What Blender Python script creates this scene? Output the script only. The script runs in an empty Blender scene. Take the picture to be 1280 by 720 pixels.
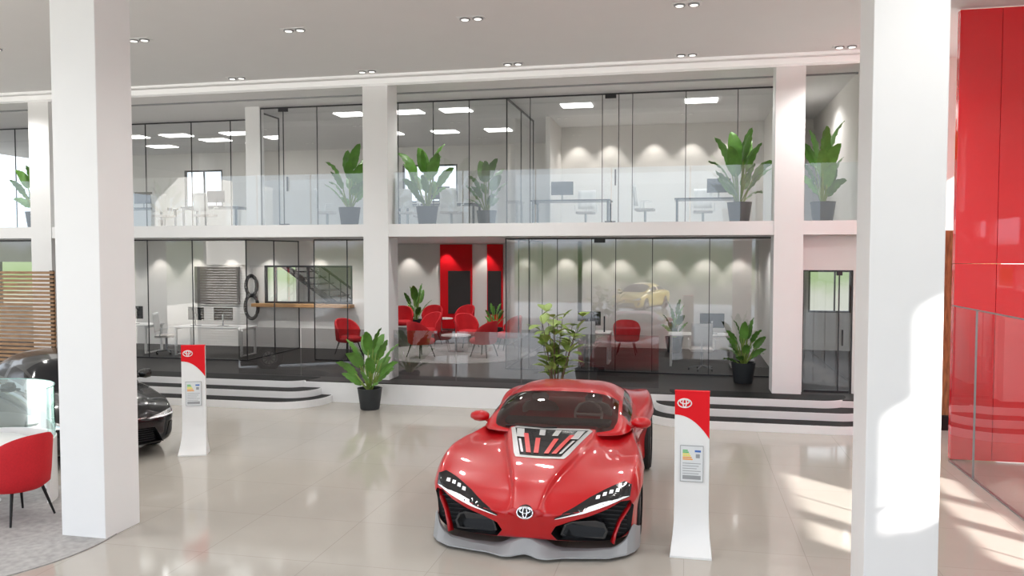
import bpy, bmesh, math, random
from mathutils import Vector, Matrix
from mathutils.bvhtree import BVHTree
R=random.Random(7)
scene=bpy.context.scene
COL=scene.collection
try:
    scene.view_settings.view_transform='Standard'
    scene.view_settings.look='None'
except Exception as e: print(e)

# ---------------------------------------------------------------- materials
def mat(name,c,rough=.5,metal=0,coat=0,emit=None,es=0,spec=.5,noise=0,nscale=5,bump=0):
    m=bpy.data.materials.new(name); m.use_nodes=True
    nt=m.node_tree; b=nt.nodes['Principled BSDF']
    b.inputs['Base Color'].default_value=(*c,1); b.inputs['Roughness'].default_value=rough
    b.inputs['Metallic'].default_value=metal; b.inputs['Specular IOR Level'].default_value=spec
    if coat: b.inputs['Coat Weight'].default_value=coat; b.inputs['Coat Roughness'].default_value=.03
    if emit: b.inputs['Emission Color'].default_value=(*emit,1); b.inputs['Emission Strength'].default_value=es
    if noise or bump:
        n=nt.nodes.new('ShaderNodeTexNoise'); n.inputs['Scale'].default_value=nscale
        tc=nt.nodes.new('ShaderNodeTexCoord'); nt.links.new(tc.outputs['Object'],n.inputs['Vector'])
        if noise:
            mx=nt.nodes.new('ShaderNodeMixRGB'); mx.blend_type='MIX'
            mx.inputs[1].default_value=(*[max(0,x*(1-noise)) for x in c],1)
            mx.inputs[2].default_value=(*[min(1,x*(1+noise)) for x in c],1)
            nt.links.new(n.outputs['Fac'],mx.inputs[0]); nt.links.new(mx.outputs[0],b.inputs['Base Color'])
        if bump:
            bp=nt.nodes.new('ShaderNodeBump'); bp.inputs['Strength'].default_value=bump
            nt.links.new(n.outputs['Fac'],bp.inputs['Height']); nt.links.new(bp.outputs[0],b.inputs['Normal'])
    return m
def glass(name,tint=(.93,.95,.95),base=.05,fres=1.0,rough=0.0,gc=(1,1,1)):
    m=bpy.data.materials.new(name); m.use_nodes=True
    nt=m.node_tree; nt.nodes.clear()
    o=nt.nodes.new('ShaderNodeOutputMaterial'); t=nt.nodes.new('ShaderNodeBsdfTransparent'); g=nt.nodes.new('ShaderNodeBsdfGlossy')
    t.inputs[0].default_value=(*tint,1); g.inputs['Roughness'].default_value=rough; g.inputs[0].default_value=(*gc,1)
    f=nt.nodes.new('ShaderNodeFresnel'); f.inputs[0].default_value=1.5
    ma=nt.nodes.new('ShaderNodeMath'); ma.operation='MULTIPLY_ADD'; ma.inputs[1].default_value=fres; ma.inputs[2].default_value=base
    ma.use_clamp=True
    mx=nt.nodes.new('ShaderNodeMixShader')
    nt.links.new(f.outputs[0],ma.inputs[0]); nt.links.new(ma.outputs[0],mx.inputs[0])
    nt.links.new(t.outputs[0],mx.inputs[1]); nt.links.new(g.outputs[0],mx.inputs[2]); nt.links.new(mx.outputs[0],o.inputs[0])
    return m
WHITE=mat('white_paint',(.885,.885,.885),.45,noise=.015,nscale=3)
WALLM=mat('wall_paint',(.86,.84,.81),.6,noise=.02,nscale=2)
CEILM=mat('ceiling_paint',(.81,.81,.81),.7,noise=.015,nscale=2)
DARKF=mat('dark_floor_carpet',(.030,.027,.026),.5,noise=.25,nscale=12,spec=.3)
TREAD=mat('black_tread',(.016,.016,.016),.6,noise=.3,nscale=30,spec=.15)
REDG=mat('red_gloss_panel',(.84,.006,.016),.03,coat=1,noise=.03,nscale=1,spec=.6)
REDM=mat('red_matt_panel',(.78,.008,.016),.5,noise=.04,nscale=1,spec=.2)
REDP=mat('red_car_paint',(.50,.003,.007),.3,coat=.8,noise=.03,nscale=3,spec=.3)
BLKP=mat('black_car_paint',(.006,.006,.007),.25,coat=.8,noise=.1,nscale=3,spec=.3)
YELP=mat('yellow_car_paint',(.7,.52,.02),.3,coat=1,noise=.05,nscale=3)
BLKM=mat('black_plastic',(.010,.010,.011),.5,noise=.2,nscale=20,spec=.3)
BLKG=mat('black_gloss',(.01,.01,.012),.1,coat=.5,noise=.1,nscale=10)
RUB=mat('tyre_rubber',(.02,.02,.02),.8,noise=.2,nscale=40)
GREY=mat('grey_plastic',(.33,.34,.35),.45,noise=.05,nscale=10)
CHR=mat('chrome',(.8,.8,.82),.12,metal=1,noise=.02,nscale=10)
RIM=mat('dark_rim',(.12,.12,.13),.3,metal=.8,noise=.05,nscale=10)
STEEL=mat('dark_steel',(.05,.05,.055),.35,metal=.6,noise=.1,nscale=10)
ALU=mat('aluminium_trim',(.35,.36,.37),.35,metal=.7,noise=.05,nscale=10)
POT=mat('charcoal_pot',(.03,.034,.038),.5,noise=.15,nscale=8)
SOIL=mat('soil',(.04,.025,.015),.9,noise=.4,nscale=40,bump=.3)
LEAF=mat('leaf_green',(.115,.27,.045),.4,noise=.55,nscale=5)
LEAF2=mat('leaf_olive',(.24,.34,.07),.45,noise=.5,nscale=6)
BARK=mat('bark',(.12,.08,.05),.8,noise=.3,nscale=30)
FAB=mat('red_fabric',(.58,.008,.016),.75,noise=.15,nscale=60,bump=.1)
LAM=mat('white_laminate',(.85,.85,.84),.3,noise=.02,nscale=5)
CARP=mat('grey_carpet',(.38,.37,.36),.95,noise=.35,nscale=14,bump=.4)
LED=mat('led_panel',(1,1,1),.5,emit=(1,.98,.95),es=6,noise=.01)
LEDS=mat('spot_lens',(1,1,1),.5,emit=(1,.97,.9),es=1.6,noise=.01)
COVE=mat('cove_strip',(.95,.95,.94),.5,emit=(1,.99,.97),es=.22,noise=.01)
HLED=mat('headlight_led',(.9,.9,.92),.3,emit=(1,1,1),es=.25,noise=.01)
SCR=mat('screen_black',(.015,.015,.018),.15,noise=.1,nscale=10)
REFG=mat('reflection_grey',(.17,.155,.15),.12,noise=.35,nscale=3)  # mottled grey imitating a blurred reflection in window glass
INTE=mat('seat_leather',(.6,.56,.53),.6,noise=.1,nscale=20)
INTD=mat('dash_dark',(.10,.08,.08),.6,noise=.1,nscale=20)
ENGR=mat('engine_red',(.6,.03,.03),.3,noise=.1,nscale=20)
ENGS=mat('engine_silver',(.5,.5,.5),.35,metal=.6,noise=.1,nscale=30)
BOARD=mat('board_dark',(.03,.025,.025),.6,noise=.3,nscale=60)
GDRK=mat('dark_car_glass',(.012,.012,.014),.12,noise=.1,spec=.25)
G1=glass('clear_partition_glass',(.91,.92,.92),.045,1.0)
G2=glass('railing_glass',(.86,.895,.90),.08,1.2)
G3=glass('smoked_railing_glass',(.64,.63,.63),.10,1.3)
GRED=glass('partition_glass_reflective',(.86,.86,.86),.10,1.0)
GLOW=glass('low_partition_glass',(.95,.93,.93),.0,.8)
GFRO=glass('frosted_green_glass',(.72,.83,.81),.08,.9,.03,(.9,1,.98))
GCAR=glass('car_glass',(.46,.42,.41),.02,1.1)
BLUEM=mat('label_blue',(.05,.15,.5),.5,noise=.02); GRNM=mat('label_green',(.1,.5,.12),.5,noise=.02)
YELM=mat('label_yellow',(.85,.75,.1),.5,noise=.02); ORGM=mat('label_orange',(.85,.35,.05),.5,noise=.02)
PAP=mat('label_paper',(.75,.77,.78),.4,noise=.02)

def floor_mat():
    m=bpy.data.materials.new('polished_tile'); m.use_nodes=True; nt=m.node_tree; b=nt.nodes['Principled BSDF']
    tc=nt.nodes.new('ShaderNodeTexCoord'); br=nt.nodes.new('ShaderNodeTexBrick')
    br.offset=0; br.inputs['Scale'].default_value=1; br.inputs['Brick Width'].default_value=1.2; br.inputs['Row Height'].default_value=1.2
    br.inputs['Mortar Size'].default_value=.004; br.inputs['Color1'].default_value=(.465,.43,.38,1); br.inputs['Color2'].default_value=(.485,.45,.40,1)
    br.inputs['Mortar'].default_value=(.38,.35,.31,1)
    n=nt.nodes.new('ShaderNodeTexNoise'); n.inputs['Scale'].default_value=1.5; n.inputs['Detail'].default_value=6
    mx=nt.nodes.new('ShaderNodeMixRGB'); mx.blend_type='MULTIPLY'; mx.inputs[0].default_value=.10
    nt.links.new(tc.outputs['Object'],br.inputs['Vector']); nt.links.new(tc.outputs['Object'],n.inputs['Vector'])
    nt.links.new(br.outputs[0],mx.inputs[1]); nt.links.new(n.outputs['Fac'],mx.inputs[2]); nt.links.new(mx.outputs[0],b.inputs['Base Color'])
    b.inputs['Roughness'].default_value=.09; b.inputs['Specular IOR Level'].default_value=.5
    return m
def wood_mat(name,c1,c2,sc=(1,1,12)):
    m=bpy.data.materials.new(name); m.use_nodes=True; nt=m.node_tree; b=nt.nodes['Principled BSDF']
    tc=nt.nodes.new('ShaderNodeTexCoord'); mp=nt.nodes.new('ShaderNodeMapping'); mp.inputs['Scale'].default_value=sc
    n=nt.nodes.new('ShaderNodeTexNoise'); n.inputs['Scale'].default_value=4; n.inputs['Detail'].default_value=5
    cr=nt.nodes.new('ShaderNodeValToRGB'); cr.color_ramp.elements[0].position=.35; cr.color_ramp.elements[1].position=.65
    cr.color_ramp.elements[0].color=(*c1,1); cr.color_ramp.elements[1].color=(*c2,1)
    nt.links.new(tc.outputs['Object'],mp.inputs[0]); nt.links.new(mp.outputs[0],n.inputs['Vector']); nt.links.new(n.outputs['Fac'],cr.inputs[0]); nt.links.new(cr.outputs[0],b.inputs['Base Color'])
    b.inputs['Roughness'].default_value=.5
    return m
TILE=floor_mat(); WOOD=wood_mat('slat_wood',(.22,.115,.05),(.38,.22,.11)); WOODS=wood_mat('sill_wood',(.38,.2,.08),(.5,.3,.14)); WOODP=wood_mat('panel_wood',(.16,.08,.03),(.36,.20,.08),(6,1,1))

# ---------------------------------------------------------------- mesh builder
class MB:
    def __init__(s): s.v=[];s.f=[];s.m=[]
    def add(s,vs,fs,mi=0):
        o=len(s.v); s.v+= [tuple(v) for v in vs]
        for f in fs: s.f.append(tuple(o+i for i in f)); s.m.append(mi)
        return s
    def box(s,x0,x1,y0,y1,z0,z1,mi=0):
        return s.add([(x0,y0,z0),(x1,y0,z0),(x1,y1,z0),(x0,y1,z0),(x0,y0,z1),(x1,y0,z1),(x1,y1,z1),(x0,y1,z1)],
          [(0,3,2,1),(4,5,6,7),(0,1,5,4),(1,2,6,5),(2,3,7,6),(3,0,4,7)],mi)
    def quad(s,a,b,c,d,mi=0): return s.add([a,b,c,d],[(0,1,2,3)],mi)
    def prism(s,poly,z0,z1,mi=0,mtop=None):
        n=len(poly); vs=[(x,y,z0) for x,y in poly]+[(x,y,z1) for x,y in poly]
        s.add(vs,[tuple(reversed(range(n)))]+[(i,(i+1)%n,n+(i+1)%n,n+i) for i in range(n)],mi)
        s.add([(x,y,z1) for x,y in poly],[tuple(range(n))],mi if mtop is None else mtop); return s
    def prismY(s,poly,y0,y1,mi=0): # poly in xz
        n=len(poly); vs=[(x,y0,z) for x,z in poly]+[(x,y1,z) for x,z in poly]
        s.add(vs,[tuple(range(n)),tuple(reversed(range(n,2*n)))]+[(i,n+i,n+(i+1)%n,(i+1)%n) for i in range(n)],mi); return s
    def lathe(s,prof,seg=20,c=(0,0,0),mi=0,sx=1,sy=1,cap=True,axis='z'):
        vs=[]
        for r,z in prof:
            for k in range(seg):
                a=2*math.pi*k/seg
                p=(r*math.cos(a)*sx,r*math.sin(a)*sy,z)
                if axis=='x': p=(p[2],p[0],p[1])
                if axis=='y': p=(p[0],p[2],p[1])
                vs.append((c[0]+p[0],c[1]+p[1],c[2]+p[2]))
        fs=[]
        for i in range(len(prof)-1):
            for k in range(seg):
                fs.append((i*seg+k,i*seg+(k+1)%seg,(i+1)*seg+(k+1)%seg,(i+1)*seg+k))
        if cap:
            fs.append(tuple(reversed(range(seg)))); fs.append(tuple(range((len(prof)-1)*seg,len(prof)*seg)))
        return s.add(vs,fs,mi)
    def tube(s,pts,r,seg=6,mi=0,closed=False):
        pts=[Vector(p) for p in pts]; n=len(pts); vs=[]
        for i,p in enumerate(pts):
            if closed: t=pts[(i+1)%n]-pts[i-1]
            else: t=pts[min(i+1,n-1)]-pts[max(i-1,0)]
            t.normalize(); up=Vector((0,0,1)) if abs(t.z)<.9 else Vector((0,1,0))
            a=t.cross(up).normalized(); b=t.cross(a).normalized()
            rr=r[i] if isinstance(r,(list,tuple)) else r
            for k in range(seg):
                an=2*math.pi*k/seg; vs.append(p+a*math.cos(an)*rr+b*math.sin(an)*rr)
        fs=[]
        for i in range(n if closed else n-1):
            j=(i+1)%n
            for k in range(seg): fs.append((i*seg+k,i*seg+(k+1)%seg,j*seg+(k+1)%seg,j*seg+k))
        if not closed: fs+=[tuple(reversed(range(seg))),tuple(range((n-1)*seg,n*seg))]
        return s.add(vs,fs,mi)
    def grid(s,rows,mi=0,wrap=False,mf=None):
        n=len(rows);m=len(rows[0]); vs=[p for r in rows for p in r]; o=len(s.v); s.v+=[tuple(v) for v in vs]
        for i in range(n-1):
            for j in range(m if wrap else m-1):
                jj=(j+1)%m
                s.f.append((o+i*m+j,o+i*m+jj,o+(i+1)*m+jj,o+(i+1)*m+j)); s.m.append(mf(i,j) if mf else mi)
        return s
    def mesh(s,name,mats,smooth=None):
        me=bpy.data.meshes.new(name); me.from_pydata(s.v,[],s.f)
        for m in mats: me.materials.append(m)
        me.polygons.foreach_set('material_index',s.m)
        bm=bmesh.new(); bm.from_mesh(me); bmesh.ops.remove_doubles(bm,verts=bm.verts,dist=1e-5); bmesh.ops.recalc_face_normals(bm,faces=bm.faces); bm.to_mesh(me); bm.free()
        if smooth is not None:
            me.polygons.foreach_set('use_smooth',[True]*len(me.polygons))
            try: me.set_sharp_from_angle(angle=math.radians(smooth))
            except Exception: pass
        me.update(); return me
    def obj(s,name,mats,parent=None,loc=(0,0,0),rot=0,smooth=None,bevel=0,label=None,cat=None,kind=None,group=None):
        if not isinstance(mats,(list,tuple)): mats=[mats]
        o=bpy.data.objects.new(name,s.mesh(name,mats,smooth)); COL.objects.link(o)
        return fin(o,parent,loc,rot,bevel,label,cat,kind,group)
def fin(o,parent=None,loc=(0,0,0),rot=0,bevel=0,label=None,cat=None,kind=None,group=None):
    o.location=loc; o.rotation_euler=(0,0,rot)
    if parent: o.parent=parent
    if bevel:
        b=o.modifiers.new('bevel','BEVEL'); b.width=bevel; b.segments=2; b.limit_method='ANGLE'
    if label:o['label']=label
    if cat:o['category']=cat
    if kind:o['kind']=kind
    if group:o['group']=group
    return o
def thing(name,label,cat,loc=(0,0,0),rot=0,group=None):
    o=bpy.data.objects.new(name,None); COL.objects.link(o); o.empty_display_size=.2
    return fin(o,None,loc,rot,0,label,cat,None,group)
def dup(root,loc,rot=0,label=None,scale=None):
    def cp(o,par):
        n=o.copy(); COL.objects.link(n)
        if par: n.parent=par
        for c in kids.get(o.name,[]): cp(c,n)
        return n
    kids={}
    for o in list(bpy.data.objects):
        if o.parent: kids.setdefault(o.parent.name,[]).append(o)
    n=cp(root,None); n.location=loc; n.rotation_euler=(0,0,rot)
    if scale: n.scale=(scale,)*3
    if label:n['label']=label
    return n
ST='structure'
# ---------------------------------------------------------------- structure
MB().box(-24,8,-14,15.3,-.2,0).obj('floor',TILE,kind=ST)
MB().box(-24,8,0,28,6.6,6.8).obj('ceiling',CEILM,kind=ST)
p=MB(); p.box(-24,3.4,15.2,28,0,.40,0); p.box(-24,3.4,15.24,28,.40,.42,1); p.box(3.4,5.3,16.0,24,0,.40,0); p.box(3.4,5.3,16.0,24,.40,.42,1); p.obj('floor_platform',[WHITE,DARKF],kind=ST)
p=MB(); p.box(-24,3.25,15.7,28,3.40,3.63,0); p.box(-24,3.25,15.98,28,3.63,3.65,1); p.box(-24,3.25,15.66,15.98,3.40,3.66,0); p.box(3.25,5.3,16.1,24,3.4,3.65,0)
p.obj('floor_mezzanine',[WHITE,mat('upper_floor',(.4,.38,.36),.25,noise=.1)],kind=ST)
# walls
def wall_holes(name,x0,x1,y,t,z0,z1,holes,m=WALLM):
    b=MB(); xs=sorted(holes); cx=x0
    for (a,c,zl,zh) in xs:
        if a>cx:b.box(cx,a,y,y+t,z0,z1)
        if zl>z0:b.box(a,c,y,y+t,z0,zl)
        if zh<z1:b.box(a,c,y,y+t,zh,z1)
        cx=c
    if cx<x1:b.box(cx,x1,y,y+t,z0,z1)
    return b.obj(name,m,kind=ST)
def wall_y(name,x,t,y0,y1,z0,z1,holes=(),m=WALLM):
    b=MB(); ys=sorted({y0,y1,*[h[0] for h in holes],*[h[1] for h in holes]}); zs=sorted({z0,z1,*[h[2] for h in holes],*[h[3] for h in holes]})
    for a,c in zip(ys,ys[1:]):
        for e,g in zip(zs,zs[1:]):
            my,mz=(a+c)/2,(e+g)/2
            if any(h[0]<my<h[1] and h[2]<mz<h[3] for h in holes): continue
            b.box(x,x+t,a,c,e,g)
    return b.obj(name,m,kind=ST)
wall_holes('wall_back_reception',-24,-8.6,20.5,.15,.42,3.40,[(-11.6,-8.95,1.66,2.72),(-20.5,-18.5,1.5,2.8)])
wall_holes('wall_back_lounge',-14,-2.9,27,.15,.42,3.40,[])
wall_holes('wall_back_office',-3.0,1.9,22.5,.15,.42,3.40,[])
wall_y('wall_side_office',-3.0,.12,22.5,27,.42,3.40)
wall_holes('wall_back_upper_office',-3.6,3.25,22.5,.15,3.65,6.6,[])
wall_holes('wall_back_upper_open',-24,-3.6,25.5,.15,3.65,6.6,[(-9.3,-7.4,4.75,6.0),(-24,-21.5,4.7,6.0),(-17.5,-16,4.7,6.0)])
wall_y('wall_side_upper',-3.6,.12,20.6,25.5,3.65,6.6)
wall_y('wall_side_corridor_upper',2.0,.12,17.8,22.5,3.65,6.6,[(18.6,19.5,3.65,5.9)])
wall_y('wall_end_upper',3.25,.12,15.98,22.5,3.65,6.6)
wall_y('wall_side_corridor',1.9,.12,17.7,23.0,.42,3.40)
wall_holes('wall_back_entrance',2.02,5.3,23.0,.12,.42,3.40,[(3.25,4.35,1.45,2.6)])
wall_y('wall_end',5.2,.12,16.1,23.0,.42,3.40)
wall_holes('wall_entrance',2.1,3.42,15.95,.14,.42,3.40,[(2.16,3.05,.42,2.74)],WHITE)
wall_holes('wall_far',3.42,8,16.0,.1,0,6.6,[])
wall_y('wall_right_sun_mask',7.0,.15,-14,12.8,0,6.6,[(2.3,2.52,4.2,5.3),(2.52,2.84,4.1,6.1),(3.6,4.4,3.45,3.85),(4.65,6.4,3.25,3.85),(4.9,6.1,2.3,2.75),(6.3,7.2,2.25,2.7),(7.4,8.5,2.3,2.6)])  # unseen side wall, its openings shaped to throw the sun patches
MB().box(7.0,7.15,-14,2,6.6,14).obj('wall_right_sun_block',WALLM,kind=ST)  # unseen, added above the roof to keep stray sun off the left column
wall_y('wall_left',-22,.15,-4,15.2,0,6.6,[(2,14,.8,5.5)])
MB().box(-10.5,-10.12,17.75,17.95,3.65,6.6).obj('wall_upper_pier',WHITE,kind=ST)
# columns
cols=[(-6.575,-6.03,15.68,16.2,.0,'facade'),(1.59,2.11,15.68,16.2,.0,'facade'),(-14.72,-14.18,15.68,16.2,.0,'facade'),(-6.575,-6.03,7.30,7.85,0,'hall'),(1.52,2.11,7.30,7.85,0,'hall')]
for a,b,c,d,z,k in cols:
    if k=='facade':
        q=MB().box(a,b,c-.04,d,.42,3.40).box(a,b,c-.04,c+.3,3.40,3.65).box(a,b,c-.04,d,3.65,6.6)
        q.obj('column',WHITE,label='white square column on the dark platform edge beside the railing',cat='column',group='white columns')
    else:
        MB().box(a,b,c,d,0,6.6).obj('column',WHITE,bevel=.008,label='tall white square column standing on the tiled hall floor',cat='column',group='white columns')
# ceiling trims
MB().box(-24,3.3,15.45,15.66,6.50,6.6).obj('trim_1',COVE,kind=ST)
MB().box(-24,3.3,15.05,15.12,6.56,6.6).obj('trim_2',COVE,kind=ST)
MB().box(-24,3.3,16.9,16.95,6.57,6.6).obj('trim_3',ALU,kind=ST)
# steps
def rpoly(x0,x1,y0,y1,r,left=True,right=True,n=8):
    pts=[(x0,y1)]
    if left:
        for k in range(n+1):
            a=math.pi+ (math.pi/2)*k/n; pts.append((x0+r+r*math.cos(a),y0+r+r*math.sin(a)))
    else: pts.append((x0,y0))
    if right:
        for k in range(n+1):
            a=1.5*math.pi+(math.pi/2)*k/n; pts.append((x1-r+r*math.cos(a),y0+r+r*math.sin(a)))
    else: pts.append((x1,y0))
    pts.append((x1,y1)); return pts
def steps(x0,x1,left,right,lab):
    root=thing('entrance_steps',lab,'steps')
    for i in range(3):
        z=(.14,.28,.419)[i]; ins=i*.24
        a=x0+(ins if left else 0); b=x1-(ins if right else 0); y0=14.2+.42*i
        y1=15.195 if i<2 else 15.7; r=(.92,.56,.56)[i]
        q=MB().prism(rpoly(a,b,y0,y1,r,left,right,16),(0,.14,.28)[i],z,0)
        q.obj('step',WHITE,parent=root)
        e=.025
        q=MB().prism(rpoly(a+(e if left else 0),b-(e if right else 0),y0+e,y1,r-e,left,right,16),z,z+.008,0)
        q.obj('tread',TREAD,parent=root,label='black tread')
steps(-14.2,-7.1,False,True,'curved white steps with black treads up to the platform')
steps(-.8,3.38,True,True,'wide white steps with black treads by the glass entrance')
# ---------------------------------------------------------------- glass
def gpart(name,lab,cat,P0,P1,z0,z1,mull,g=G1,mw=.03,rail=.03,door=None,group=None,fm=STEEL):
    P0=Vector((*P0,0));P1=Vector((*P1,0)); d=(P1-P0); L=d.length; ang=math.atan2(d.y,d.x)
    root=thing(name,lab,cat,(P0.x,P0.y,z0),ang,group)
    h=z1-z0
    fr=MB()
    if rail: fr.box(0,L,-.02,.02,0,rail); fr.box(0,L,-.02,.02,h-rail,h)
    for m in mull: fr.box(m*L-mw/2,m*L+mw/2,-.012,.012,rail,h-rail)
    if door:
        for dd in door:
            fr.box(dd*L-.12,dd*L+.12,-.025,.025,h-rail-.08,h-rail-.0); fr.box(dd*L-.12,dd*L+.12,-.025,.025,rail,rail+.09)
            fr.box(dd*L+.10,dd*L+.13,-.06,-.03,.9,1.25)
    fr.obj('frame',fm,parent=root)
    MB().quad((0,0,rail),(L,0,rail),(L,0,h-rail),(0,0,h-rail)).obj('glass_pane',g,parent=root)
    return root
U0,U1=3.65,6.6
lab='clear glass office partition with thin dark joints on the mezzanine'
gpart('glass_partition',lab,'partition',(-10.12,17.8),(-6.6,17.8),U0,U1-.03,[.0,.17,.42,.98],door=[.17],mw=.016)
gpart('glass_partition',lab,'partition',(-6.6,17.8),(-4.0,17.8),U0,U1-.03,[0,.33,.66],mw=.016)
gpart('glass_partition',lab,'partition',(-4.0,17.8),(2.0,17.8),U0,U1-.03,[0,.09,.36,.42,.47,.66,.84,1],door=[.39],mw=.016)
gpart('glass_partition','glass side partition between the mezzanine offices','partition',(-4.0,17.8),(-4.0,21),U0,U1-.03,[0,.5,1])
gpart('glass_partition','glass partition of the meeting room on the mezzanine','partition',(-22,19.2),(-10.4,19.2),U0,U1-.03,[0,.1,.2,.3,.42,.52,.6,.66,.78,.88,1],door=[.6],mw=.018)
gpart('glass_partition','dark framed glass return wall on the mezzanine','partition',(-10.4,19.2),(-10.4,17.9),U0,U1-.03,[0,1])
lab='clear glass office partition standing on the dark platform floor'
L0,L1=.42,3.40
gpart('glass_partition',lab,'partition',(-4.0,17.7),(1.9,17.7),L0,L1,[0,.09,.2,.33,.42,.555,.76,.98],door=[.36],g=GRED,mw=.015)
gpart('glass_partition','glass side partition beside the red lounge seats','partition',(-4.0,17.7),(-4.0,22.4),L0,L1,[0,.3,.6,1],mw=.02)
gpart('glass_partition',lab,'partition',(-21,17.7),(-10.5,17.7),L0,L1,[0,.1,.2,.3,.45,.58,.74,.86,1],g=G1,mw=.016)
gpart('glass_partition','glass side partition of the reception office','partition',(-10.5,17.7),(-10.5,20.4),L0,L1,[0,.5,1],mw=.02)
gpart('glass_partition','dark framed sliding glass panel near the wide window','partition',(-8.95,18.2),(-7.5,18.2),L0,L1,[0,.6,1],mw=.02)
# glass door
d=thing('door_1','clear glass entrance door with dark metal frame','door',(2.16,15.98,.42)); d['kind']=ST
f=MB().box(0,.02,0,.06,0,2.32).box(.87,.89,0,.06,0,2.32).box(0,.89,0,.06,2.30,2.32).box(.04,.85,.02,.06,0,.04).box(.64,.66,.0,.04,.04,2.30).box(.70,.725,-.05,-.02,.9,1.2).box(.60,.70,-.01,.05,2.22,2.30)
f.obj('door_frame',STEEL,parent=d); MB().quad((.02,.04,.04),(.87,.04,.04),(.87,.04,2.30),(.02,.04,2.30)).obj('glass_pane',G1,parent=d)
# railings
def railing(x0,x1,y,z,h,n,lab,g=G2,group='glass railing runs'):
    root=thing('glass_railing',lab,'railing',(x0,y,z),0,group); L=x1-x0
    for i in range(n):
        a=L*i/n+.012; b=L*(i+1)/n-.012
        MB().quad((a,0,0),(b,0,0),(b,0,h),(a,0,h)).obj('glass_pane',g,parent=root)
    return root
lab='frameless clear glass balustrade along the mezzanine edge'
railing(-14.16,-6.6,15.85,3.66,1.08,6,lab); railing(-6.0,1.57,15.85,3.66,1.08,5,lab); railing(2.13,3.2,15.85,3.66,1.08,1,lab); railing(-22,-14.75,15.85,3.66,1.08,5,lab)
lab='smoked glass balustrade on the dark platform edge'
railing(-6.0,-.5,15.8,.42,1.03,4,lab,G3); railing(-9.6,-6.6,15.8,.42,1.03,2,lab,G3)
# windows
def win(n,x0,x1,y,z0,z1,bars,lab,sill=False):
    root=thing('window_%d'%n,lab,'window',(x0,y,z0)); root['kind']=ST
    W=x1-x0;H=z1-z0;t=.05
    f=MB().box(0,W,0,.1,0,t).box(0,W,0,.1,H-t,H).box(0,t,0,.1,t,H-t).box(W-t,W,0,.1,t,H-t)
    for b in bars: f.box(W*b-.02,W*b+.02,.02,.08,t,H-t)
    f.obj('window_frame',STEEL,parent=root)
    MB().quad((0,.05,0),(W,.05,0),(W,.05,H),(0,.05,H)).obj('glass_pane',G1,parent=root)
    if sill: MB().box(-.25,W+.05,-.3,.0,-.09,0).obj('window_sill',WOODS,parent=root,bevel=.006,label='warm wood sill')
win(1,-11.6,-8.95,20.5,1.66,2.72,[.5],'wide dark framed window with a wooden sill',True)
win(2,-9.3,-7.4,25.5,4.75,6.0,[.5],'dark framed mezzanine window')
win(3,3.25,4.35,23.0,1.45,2.6,[.62],'dark framed window beyond the entrance')
win(4,-17.5,-16,25.5,4.7,6.0,[.5],'dark framed mezzanine window')
win(5,-24,-21.5,25.5,4.7,6.0,[.3,.6],'dark framed mezzanine window')
# external staircase beyond the window
root=thing('staircase','dark steel staircase climbing outside the wide window','staircase',(-12.2,21.6,.42))
f=MB()
for i in range(12): f.box(.25*i,.25*i+.28,0,.9,2.8-.18*i,2.84-.18*i)
f.tube([(0,0,2.7),(3.2,0,.5)],.09); f.tube([(0,0,3.5),(3.2,0,1.3)],.035); f.tube([(0,0,3.2),(3.2,0,1.0)],.02)
for i in range(9): f.tube([(.3+.35*i,0,2.5-.24*i),(.3+.35*i,0,3.3-.24*i)],.02)
for x in (.1,3.1): f.tube([(x,.45,0),(x,.45,2.6 if x<1 else .6)],.05)
f.obj('stair_flight',STEEL,parent=root)

# ceiling fixtures
def spot(x,y,z,e,ang=110,blend=.6,r=.08,col=(1,.98,.96),tilt=0):
    l=bpy.data.lights.new('downlight_or_fill','SPOT'); l.energy=e; l.spot_size=math.radians(ang); l.spot_blend=blend; l.shadow_soft_size=r; l.color=col
    o=bpy.data.objects.new('downlight_or_fill',l); COL.objects.link(o); o.location=(x,y,z); o.rotation_euler=(tilt,0,0); return o
first=None
for y in (11.8,14.75):
    for x in (-11.8,-8.9,-6.1,-3.2,-.03,2.63):
        if first is None:
            first=thing('ceiling_spotlight','twin recessed spotlight set in the white ceiling','ceiling light',(x,y,6.6),0,'twin ceiling spotlights')
            f=MB().box(-.21,.21,-.09,.09,-.010,0); f.obj('housing',WHITE,parent=first)
            for sx in(-.1,.1):
                MB().lathe([(.08,-.030),(.08,-.010)],16,(sx,0,0)).obj('spot_ring',GREY,parent=first,label='grey metal ring')
                MB().lathe([(.055,-.033),(.055,-.030)],16,(sx,0,0)).obj('spot_lens',LEDS,parent=first,label='glowing lens')
        else: dup(first,(x,y,6.6))
for y in (5.8,8.8,11.8,14.75):
    for x in (-14.7,-8.9,-3.2,2.4):
        spot(x,y,6.5,225,140,.9,.12)
spot(5.2,9.5,6.4,200,140,.9,.1)  # added fill lamp without a fixture, brightens the red wall
def panel(x,y,z=6.6,w=1.2,d=.6):
    MB().box(-w/2,w/2,-d/2,d/2,-.02,0).obj('ceiling_light_panel',LED,loc=(x,y,z),label='rectangular glowing light panel in the office ceiling',cat='ceiling light',group='office light panels')
for x,y in [(-8.4,19.2),(-6.85,19.2),(-5.6,19.2),(-2.6,19.2),(.3,19.2),(-6.9,22.5),(-5.3,22.5),(-8.6,22.5),(-16.5,21.5),(-15,21.5),(-14.4,22.6),(-13,21.5),(-13.4,23.6),(-17,23.6),(-19.5,21.5)]:
    panel(x,y,w=.72 if x>-11 else .85,d=.5)
for x in (-9.5,-7.2,-5): 
    for y in (19.2,22,24.8): spot(x,y,3.36,90,150,.9,.05)
for x in (-3,-.8,1.2): spot(x,19.6,3.36,70,150,.9,.05)
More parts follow.
